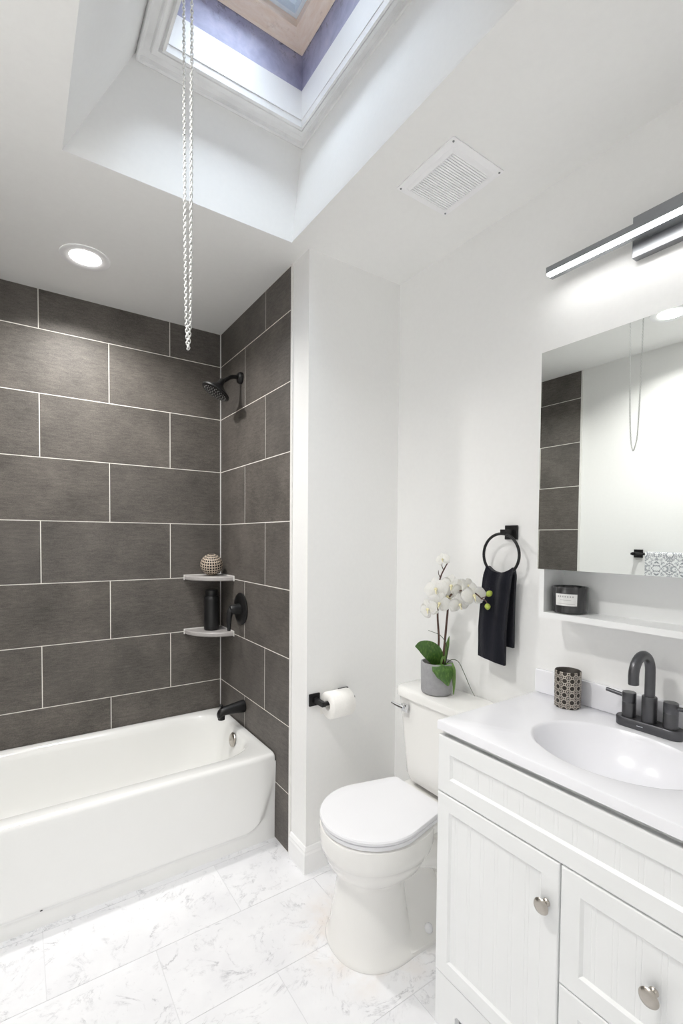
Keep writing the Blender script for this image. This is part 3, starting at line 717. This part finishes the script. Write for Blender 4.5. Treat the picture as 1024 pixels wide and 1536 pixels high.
# faucet
fx, fy, fz = 0.432, -2.148, zt+.0004
t = thing('faucet', 'dark gunmetal gooseneck basin faucet with two lever handles', 'faucet', (fx, fy, fz))
bm = bm_new()
def st(ins, z): return [(px, py, z) for px, py in rrect(fx-.026+ins, fx+.026-ins, fy-.084+ins, fy+.084-ins, .026-ins, 8)]
loft(bm, [st(.001, fz), st(0, fz+.002), st(0, fz+.022), st(.002, fz+.025)], smooth=False); bp_ = build('base_plate', bm, 'gunmetal', t, auto=40)
bm = bm_new(); add_box(bm, fx-.0266, fx-.0258, fy+.004, fy+.020, fz+.0115, fz+.0135)
tag(build('maker_mark', bm, 'chrome', bp_), 'tiny pale maker mark')
bm = bm_new(); lathe(bm, [(.0185, 0.0), (.0185, .068), (.0175, .070)], 32, (fx, fy, fz+.0253)); build('sleeve', bm, 'gunmetal', t, auto=40)
bm = bm_new(); ptsf = [(fx, fy, fz+.09), (fx, fy, fz+.15)]
Rg = 0.048
for k in range(0, 15): a = PI*k/15*1.07; ptsf.append((fx-Rg+Rg*math.cos(a), fy, fz+.165+Rg*math.sin(a)*1.02))
ptsf.append((fx-2*Rg+.0015, fy, fz+.144)); 
tube(bm, ptsf, 0.0128, 20); build('spout', bm, 'gunmetal', t, auto=50)
for s in (1, -1):
    hy = fy+s*.052
    bm = bm_new(); lathe(bm, [(.0175, 0), (.0175, .040), (.0171, .0405), (.0175, .041), (.0175, .066), (.0165, .068), (0, .0685)], 32, (fx, hy, fz+.0253)); h = build('handle', bm, 'gunmetal', t, auto=40)
    bm = bm_new(); tube(bm, [(fx, hy+s*.015, fz+.080), (fx-.002, hy+s*.062, fz+.086)], .0056, 14); build('lever', bm, 'gunmetal', h, auto=50)

t = thing('tumbler', 'silver lattice-patterned tumbler on the vanity top', 'tumbler', (0.427, -1.917, zt+.0004))
bm = bm_new(); lathe(bm, [(.0365, 0), (.038, .002), (.0385, .05), (.0385, .112), (.0372, .114), (.0352, .112), (.0350, .008), (0, .007)], 48, cap1=False)
for f in bm.faces:
    c = f.calc_center_median()
    if math.hypot(c.x, c.y) < .0362 and c.z > .004: f.material_index = 1
M['cupin'] = simple('dark_cup_inside', rgb(70, 66, 62), 0.5, 0.4, bump=0.0)
o = build('tumbler_body', bm, ['cup', 'cupin'], t, auto=50); o.matrix_parent_inverse = Matrix(); 
o.location = (0, 0, 0)

# ------------------------------------------------------------------ toilet
yt = -1.420
t = thing('toilet', 'white two-piece toilet with closed lid', 'toilet', (0.1, yt, 0))
def egg(cx, af, ab, w, z, p=2.2, n=56):
    out = []
    for i in range(n):
        a = 2*PI*i/n; c, s = math.cos(a), math.sin(a)
        ax = ab if c > 0 else af
        out.append((cx + ax*math.copysign(abs(c)**(2/p), c), yt + w*math.copysign(abs(s)**(2/p), s), z))
    return out
bm = bm_new()
loft(bm, [egg(.055, .170, .24, .162, 0.0), egg(.055, .172, .24, .164, .006), egg(.055, .170, .22, .160, .016), egg(.055, .168, .15, .146, .03), egg(.055, .164, .12, .136, .06), egg(.055, .155, .105, .125, .12), egg(.055, .145, .10, .114, .19), egg(.055, .139, .10, .109, .235),
          egg(.06, .150, .13, .128, .262), egg(.065, .178, .15, .156, .283), egg(.068, .196, .17, .170, .315), egg(.070, .203, .18, .177, .335), egg(.071, .208, .19, .181, .338), egg(.072, .214, .20, .185, .36), egg(.072, .216, .20, .187, .40), egg(.072, .214, .20, .185, .416), egg(.072, .205, .19, .176, .4195)])
# foot and trapway behind the pedestal
def slab(xa, xb, w, z, r): return [(px, py, z) for px, py in rrect(xa, xb, yt-w, yt+w, r, 8)]
loft(bm, [slab(.05, .44, .160, 0.0, .06), slab(.05, .44, .160, .016, .06), slab(.05, .437, .150, .024, .06), slab(.06, .43, .120, .045, .05), slab(.08, .43, .105, .075, .05), slab(.08, .42, .085, .12, .04), slab(.08, .40, .078, .20, .04), slab(.08, .38, .085, .28, .04), slab(.08, .40, .11, .34, .05), slab(.06, .45, .135, .375, .05), slab(.06, .462, .142, .385, .05), slab(.06, .464, .143, .412, .05), slab(.064, .460, .139, .4185, .05)])
for s in (-1,):
    tube(bm, smooth_path([(.14, yt+s*.085, .31), (.22, yt+s*.100, .295), (.30, yt+s*.100, .24), (.34, yt+s*.095, .15), (.36, yt+s*.09, .04)], 6), .052, 16)
    tube(bm, smooth_path([(.14, yt-s*.085, .31), (.22, yt-s*.100, .295), (.30, yt-s*.100, .24), (.34, yt-s*.095, .15), (.36, yt-s*.09, .04)], 6), .052, 16)
build('bowl', bm, 'china', t, auto=45)
for s in (-1, 1):
    bm = bm_new(); lathe(bm, [(.015, 0), (.0155, .006), (.013, .018), (.007, .025), (0, .027)], 20, (.20, yt+s*.132, .030)); build('bolt_cap', bm, 'seat', t, smooth=True)
def lidshape(z, g=0.0):
    """round front, sides drawn straight back to a square hinge edge"""
    c0, R, bx_, by_ = .045, .187-g, .230-g, .138-g*.6
    dist = math.hypot(bx_, by_); a0 = math.atan2(by_, bx_)+math.acos(min(1, R/dist)); out = []
    for i in range(49):
        a = a0+(2*PI-2*a0)*i/48; out.append((c0+R*math.cos(a)*(1.02 if math.cos(a) < 0 else 1), yt+R*math.sin(a), z))
    for i in range(1, 8): out.append((c0+R*math.cos(a0)+(bx_-R*math.cos(a0))*i/8, yt-(R*math.sin(a0)+(by_-R*math.sin(a0))*i/8), z))
    for k in range(3): a = -PI/2+PI/4*k; out.append((c0+bx_-.012+.012*math.cos(a), yt-by_+.012+.012*math.sin(a), z))
    for k in range(3): a = PI/4*k; out.append((c0+bx_-.012+.012*math.cos(a), yt+by_-.012+.012*math.sin(a), z))
    for i in range(7, 0, -1): out.append((c0+R*math.cos(a0)+(bx_-R*math.cos(a0))*i/8, yt+(R*math.sin(a0)+(by_-R*math.sin(a0))*i/8), z))
    return out
bm = bm_new(); loft(bm, [lidshape(.4225, .010), lidshape(.4235, .005), lidshape(.436, .004), lidshape(.4385, .009)]); build('seat', bm, 'seat', t, auto=40)
bm = bm_new(); loft(bm, [lidshape(.4415, .006), lidshape(.4425, .001), lidshape(.451, 0), lidshape(.4555, .003), lidshape(.4570, .009), lidshape(.4577, .05)]); build('lid', bm, 'seat', t, auto=40)
for s in (-1, 1):
    bm = bm_new(); add_box(bm, .270, .300, yt+s*.085-.020, yt+s*.085+.020, .4205, .436, .004); build('hinge', bm, 'seat', t, auto=40)
# tank
def tk(xf, xb, w, z, r, bow=0.012):
    out = []
    for px, py in rrect(xf, xb, -w, w, r, 10):
        k = max(0, 1-(py/w)**2)
        out.append((px-(bow*k if px < (xf+xb)/2 else 0), yt-.015+py*1.075, z))
    return out
bm = bm_new()
loft(bm, [tk(.345, .455, .120, .440, .04), tk(.322, .462, .140, .446, .045), tk(.315, .464, .148, .47, .045), tk(.312, .465, .155, .56, .042), tk(.307, .466, .168, .70, .040), tk(.303, .466, .176, .772, .038), tk(.303, .466, .176, .7795, .038)])
build('tank', bm, 'china', t, auto=45)
bm = bm_new(); add_box(bm, .35, .44, yt-.10, yt+.10, .4195, .441, .004); build('tank_gasket', bm, 'gap', t)
bm = bm_new()
loft(bm, [tk(.300, .470, .180, .7815, .040, .015), tk(.294, .474, .184, .785, .042, .015), tk(.293, .475, .185, .808, .042, .015), tk(.297, .473, .182, .816, .040, .015), tk(.308, .468, .172, .8195, .035, .015)])
build('tank_lid', bm, 'china', t, auto=45)
bm = bm_new(); add_box(bm, .2820, .2965, yt+.088, yt+.120, .728, .760, .003); tube(bm, [(.279, yt+.104, .747), (.273, yt+.130, .749), (.269, yt+.163, .754)], lambda s: .009-.003*s, 12, sy=.6)
tag(build('flush_lever', bm, 'chrome', t, auto=50), 'chrome flush lever')

# ------------------------------------------------------------------ toilet paper
t = thing('paper_holder', 'matte black toilet paper holder on the wall', 'holder', (.13, Y2, .745))
yb = Y2-.074; zb = .740
for xx in (.038, .186):
    bm = bm_new(); add_box(bm, xx-.026, xx+.026, Y2-.009, Y2-.0006, zb-.026, zb+.026, .002); pl_ = build('wall_plate', bm, 'black', t)
    bm = bm_new(); add_box(bm, xx-.009, xx+.009, Y2-.083, Y2-.0092, zb-.010, zb+.010, .0015); build('post', bm, 'black', t)
bm = bm_new(); tube(bm, [(.0475, yb, zb), (.1765, yb, zb)], .0095, 16); build('roller', bm, 'black', t, auto=50)
bm = bm_new(); L0, L1, ro, ri = .060, .167, .056, .0195
zr = zb-.0095
lathe(bm, [(ri, L0), (ri+.002, L0-.0005), (ro-.003, L0), (ro, L0+.003), (ro, L1-.003), (ro-.003, L1), (ri, L1), (ri, L0)], 56, (0, yb, zr), Vector((1, 0, 0)), cap0=False, cap1=False, mat=0)
# loose end hanging behind
a = [(x_, yb+ro+.0006, z_) for x_, z_ in ((L0+.001, zr), (L1-.001, zr), (L1-.001, zr-.055), (L0+.001, zr-.055))]
b_ = [(p[0], p[1]+.0008, p[2]) for p in a]; loft(bm, [a, b_], smooth=False)
pr_ = build('toilet_paper', bm, 'paper', auto=45, origin=(.1135, yb, zr)); tag(pr_, 'roll of white toilet paper on the black holder', 'toilet paper')

# ------------------------------------------------------------------ towel ring and hand towel
t = thing('towel_ring', 'matte black towel ring with square wall plate', 'towel ring', (X2, -1.655, 1.453))
bm = bm_new(); add_box(bm, X2-.010, X2-.0006, -1.681, -1.629, 1.427, 1.479, .002); build('wall_plate', bm, 'black', t)
bm = bm_new(); add_box(bm, X2-.058, X2-.0102, -1.667, -1.645, 1.443, 1.463, .0015); build('post', bm, 'black', t)
rx = X2-.050; rc_ = (-1.645, 1.372); Rr = 0.076
bm = bm_new(); tube(bm, [(rx, rc_[0]+Rr*math.sin(2*PI*k/48), rc_[1]+Rr*math.cos(2*PI*k/48)) for k in range(48)]+[(rx, rc_[0], rc_[1]+Rr)], .0052, 12, cap=False); build('ring', bm, 'black', t, smooth=True)
# hand towel: folded cloth hung over the bottom of the ring
bm = bm_new(); nu = 22; zr0 = rc_[1]-Rr
def towel_sheet(xo, y_off, z_low, wtop, wlow, thick, front):
    """half of the towel on one side of the ring"""
    R_ = []
    nz_ = 22
    for j in range(nz_+1):
        tt = j/nz_
        ring_ = []
        for side in (0, 1):
            rng = range(nu+1) if side == 0 else range(nu, -1, -1)
            for i in rng:
                s = i/nu*2-1
                wd = wtop+(wlow-wtop)*min(1, tt*2.2)**0.6
                yy = rc_[0]+y_off*min(1, tt*1.5)+s*wd/2
                sag = Rr-math.sqrt(max(0, Rr*Rr-min(abs(s*wd/2), Rr*.97)**2))
                ztop = zr0+.011+min(sag, .022)
                zlow = z_low+(.007*s if front else .003*s)
                zz = ztop+(zlow-ztop)*tt
                wob = .0028*math.sin(s*7+1.3)*(1-.6*tt)+.002*math.sin(s*3+tt*5)
                xx = xo*min(1.0, .25+tt*7) + wob*(1 if front else .5)
                ring_.append((rx+xx+(thick/2 if side else -thick/2), yy, zz))
        R_.append(ring_)
    loft(bm, R_, True, True)
towel_sheet(-.016, .022, .985, .118, .116, .012, True)
towel_sheet(.016, .002, 1.043, .112, .100, .012, False)
ho = build('hand_towel', bm, 'towel', auto=60, origin=(rx, -1.645, 1.29)); tag(ho, 'black terry hand towel folded over the towel ring', 'towel')

# ------------------------------------------------------------------ towel bar on the left wall (seen in the mirror)
zbar = 1.343; xb_ = XL+.062
t = thing('towel_bar', 'matte black towel bar on the wall reflected in the mirror', 'towel bar', (XL, -1.6, zbar))
for yy in (-1.305, -1.905):
    bm = bm_new(); add_box(bm, XL-.0024, XL+.008, yy-.026, yy+.026, zbar-.026, zbar+.026, .002); build('wall_plate', bm, 'black', t)
    bm = bm_new(); add_box(bm, XL+.0082, XL+.072, yy-.010, yy+.010, zbar-.010, zbar+.010, .0015); build('post', bm, 'black', t)
bm = bm_new(); tube(bm, [(xb_, -1.287, zbar), (xb_, -1.92, zbar)], .0075, 14); build('bar', bm, 'black', t, auto=50)
bm = bm_new(); prof_ = []
for k in range(13): a = PI*k/12; prof_.append((xb_+.0135*math.cos(a), zbar+.0135*math.sin(a)))
outer = [(xb_+.0150, zbar-.42)] + [(xb_+.0150*math.cos(PI*k/12), zbar+.0150*math.sin(PI*k/12)) for k in range(13)] + [(xb_-.0150, zbar-.36)]
inner = [(xb_-.0085, zbar-.36)] + [(xb_+.0085*math.cos(PI*k/12), zbar+.0085*math.sin(PI*k/12)) for k in range(12, -1, -1)] + [(xb_+.0085, zbar-.42)]
loft(bm, [[(a, yy, b) for a, b in outer+inner] for yy in (-1.375, -1.78)], smooth=False)
o = build('bath_towel', bm, 'damask', auto=40, origin=(xb_, -1.58, zbar)); tag(o, 'white towel with grey damask pattern on the bar in the mirror', 'towel')

# ------------------------------------------------------------------ orchid
px0, py0, pz0 = 0.368, -1.412, 0.8200
t = thing('potted_orchid', 'white orchid in a grey concrete pot on the toilet tank', 'plant', (px0, py0, pz0))
E1 = Vector((math.cos(YAW), -math.sin(YAW), 0)); E2 = Vector((-math.sin(YAW), -math.cos(YAW), 0))    # across / towards the room
def OP(a, h, f=0.0): return Vector((px0, py0, pz0)) + E1*a + E2*f + Vector((0, 0, h))
bm = bm_new(); lathe(bm, [(.052, 0), (.058, .003), (.0615, .012), (.063, .10), (.063, .121), (.062, .123), (.056, .123), (.055, .118), (.054, .105)], 48, (px0, py0, pz0), cap1=False); build('pot', bm, 'pot', t, auto=50)
bm = bm_new(); lathe(bm, [(.0545, -.012), (.0545, 0), (.04, .004), (0, .006)], 32, (px0, py0, pz0+.106)); build('soil', bm, 'soil', t, smooth=True)
def leaf(pts, widths, mat='leaf', side=None, fold=0.25, name='leaf', thick=.0016):
    P = smooth_path(pts, 6); m = len(P); bm = bm_new(); rings = []
    for i in range(m):
        tt = i/(m-1); tg = (P[min(i+1, m-1)]-P[max(i-1, 0)]).normalized()
        k = tt*(len(widths)-1); j = min(int(k), len(widths)-2); wd = widths[j]+(widths[j+1]-widths[j])*(k-j)
        sd = tg.cross(E2) if side == 'plane' else Vector(side)
        sd = (sd-tg*sd.dot(tg)).normalized(); nr = sd.cross(tg).normalized()
        top = [P[i]+sd*wd*s+nr*(abs(s)*wd*fold) for s in (-1, -.6, 0, .6, 1)]
        rings.append(top+[p-nr*thick*(1 if 0 < q < 4 else .4) for q, p in reversed(list(enumerate(top)))])
    loft(bm, rings)
    return build(name, bm, mat, t, auto=70)
leaf([OP(-.003, .104, .0), OP(-.008, .135, .010), OP(-.022, .163, .02), OP(-.045, .181, .028), OP(-.070, .190, .032), OP(-.092, .190, .033)], [.014, .022, .030, .035, .036, .035, .031, .025, .016, .002], side='plane')
leaf([OP(.002, .108, .02), OP(.004, .125, .048), OP(.008, .117, .068), OP(.018, .088, .080), OP(.028, .050, .078)], [.018, .034, .040, .032, .004], side=E1)
leaf([OP(.030, .110, .01), OP(.042, .122, .030), OP(.053, .100, .045), OP(.056, .050, .050), OP(.055, .008, .050)], [.006, .012, .010, .006, .002], side=E1+E2*.6, mat='blade')
leaf([OP(.028, .108, -.01), OP(.034, .150, -.01), OP(.042, .188, -.01), OP(.049, .222, -.008)], [.007, .010, .008, .001], side=E1, mat='blade')
leaf([OP(.008, .108, .03), OP(.012, .140, .034), OP(.020, .150, .034), OP(.024, .135, .036)], [.003, .005, .004, .001], side=E1, mat='blade')
def stemp(name, pts, r0, r1, mat='stem'):
    bm = bm_new(); tube(bm, smooth_path(pts, 6), lambda s: r0+(r1-r0)*s, 10); return build(name, bm, mat, t, smooth=True)
stemp('flower_stem', [OP(.021, .106, 0), OP(.028, .210, .01), OP(.034, .317, .02), OP(.039, .384, .03), OP(.070, .412, .07), OP(.104, .412, .13), OP(.125, .392, .165)], .0050, .0022)
stemp('flower_stem', [OP(.002, .106, -.005), OP(.006, .208, 0), OP(.0, .301, 0), OP(.001, .393, 0), OP(.006, .454, .01), OP(.022, .494, .015), OP(.034, .518, .02)], .0048, .0020)
stemp('twig', [OP(.007, .455, .01), OP(-.001, .470, .012), OP(-.002, .484, .012)], .0018, .0010)
stemp('twig', [OP(.018, .485, .015), OP(.011, .500, .016), OP(.010, .512, .016)], .0018, .0010)
stemp('bud_stalk', [OP(.122, .395, .162), OP(.134, .400, .166), OP(.144, .408, .170)], .0018, .0014)
stemp('bud_stalk', [OP(.122, .395, .162), OP(.136, .388, .167), OP(.142, .376, .170)], .0018, .0014)
def bud(c, r, ax):
    bm = bm_new(); lathe(bm, [(r*.15, -r*1.1), (r*.7, -r*.75), (r, -r*.1), (r*.92, r*.4), (r*.5, r*.95), (r*.05, r*1.2)], 18, c, Vector(ax).normalized()); build('bud', bm, 'bud', t, smooth=True)
bud(OP(.148, .413, .171), .0110, E1*.6+Vector((0, 0, .6))); bud(OP(.143, .367, .171), .0105, E1*.1+Vector((0, 0, -1)))
stemp('aerial_root', [OP(.032, .110, .0), OP(.052, .135, .02), OP(.074, .133, .04), OP(.092, .095, .06), OP(.110, .050, .07), OP(.128, .012, .08)], .0016, .0010, 'wire')
stemp('aerial_root', [OP(.030, .112, .01), OP(.038, .160, .012), OP(.030, .200, .015), OP(.005, .232, .02), OP(-.040, .250, .02)], .0018, .0008, 'wire')
def flower(c, nrm, sc=1.0, roll=0.0):
    """moth orchid: two broad petals, three narrower sepals, a small lip"""
    c = Vector(c); nrm = Vector(nrm).normalized(); xv = Vector((0, 0, 1)).cross(nrm).normalized(); yv = nrm.cross(xv)
    xv, yv = xv*math.cos(roll)+yv*math.sin(roll), -xv*math.sin(roll)+yv*math.cos(roll)
    bm = bm_new()
    def petal(ang, L, Wd, p, lift, curl):
        d = xv*math.cos(ang)+yv*math.sin(ang); s = nrm.cross(d); nl, nw = 9, 6; g_ = []
        for i in range(nl+1):
            tt = i/nl; wdt = Wd*math.sin(PI*min(1, tt**p*.97+.02))**.72
            row = []
            for j in range(nw+1):
                q = j/nw*2-1
                row.append(bm.verts.new(c + d*(L*tt) + s*(wdt*q) + nrm*(lift*math.sin(tt*PI*.6) - curl*tt*tt - .12*wdt*q*q + .0012*math.sin(6*q+tt*5))))
            g_.append(row)
        for i in range(nl):
            for j in range(nw): bm.faces.new((g_[i][j], g_[i+1][j], g_[i+1][j+1], g_[i][j+1])).smooth = True
    petal(PI*.5, .046*sc, .017*sc, 1.0, .001, .006); petal(PI*1.22, .044*sc, .017*sc, 1.0, -.002, .006); petal(PI*1.78, .044*sc, .017*sc, 1.0, -.002, .006)
    petal(.10, .048*sc, .029*sc, .85, .006, .008); petal(PI-.10, .048*sc, .029*sc, .85, .006, .008)
    geom = bm.faces[:]
    bmesh.ops.solidify(bm, geom=geom, thickness=.0006)
    f = build('flower', bm, 'petal', t, smooth=True)
    bm = bm_new(); lathe(bm, [(.002*sc, -.002), (.006*sc, .004*sc), (.0055*sc, .009*sc), (.001, .013*sc)], 12, c, nrm)
    tube(bm, smooth_path([c+nrm*.004, c+nrm*.012*sc-yv*.008*sc, c+nrm*.014*sc-yv*.018*sc], 5), lambda s: .0040*sc*(1-.65*s), 10)
    tag(build('flower_lip', bm, 'lip', f, smooth=True), 'pale yellow lip')
V = lambda a, f, z: E1*a+E2*f+Vector((0, 0, z))
flower(OP(.012, .528, .022), V(-.5, .8, .1), .62, .3)
flower(OP(-.016, .414, .045), V(-.45, .9, .1), 1.05, .25)
flower(OP(.038, .428, .055), V(-.1, 1, .15), 1.0, -.15)
flower(OP(.080, .414, .060), V(.35, .9, .1), .95, .3)
flower(OP(-.006, .362, .055), V(-.2, .95, -.25), 1.0, -.3)
flower(OP(-.044, .336, .040), V(-.7, .6, -.1), .95, .5)
flower(OP(.064, .362, .085), V(.2, .9, -.25), .95, .2)
flower(OP(.102, .402, .138), V(.15, 1, 0), 1.05, .06)
flower(OP(.092, .432, .095), V(.5, .7, .3), .8, .6)
flower(OP(.030, .385, .030), V(.0, .9, -.1), .9, 1.0)
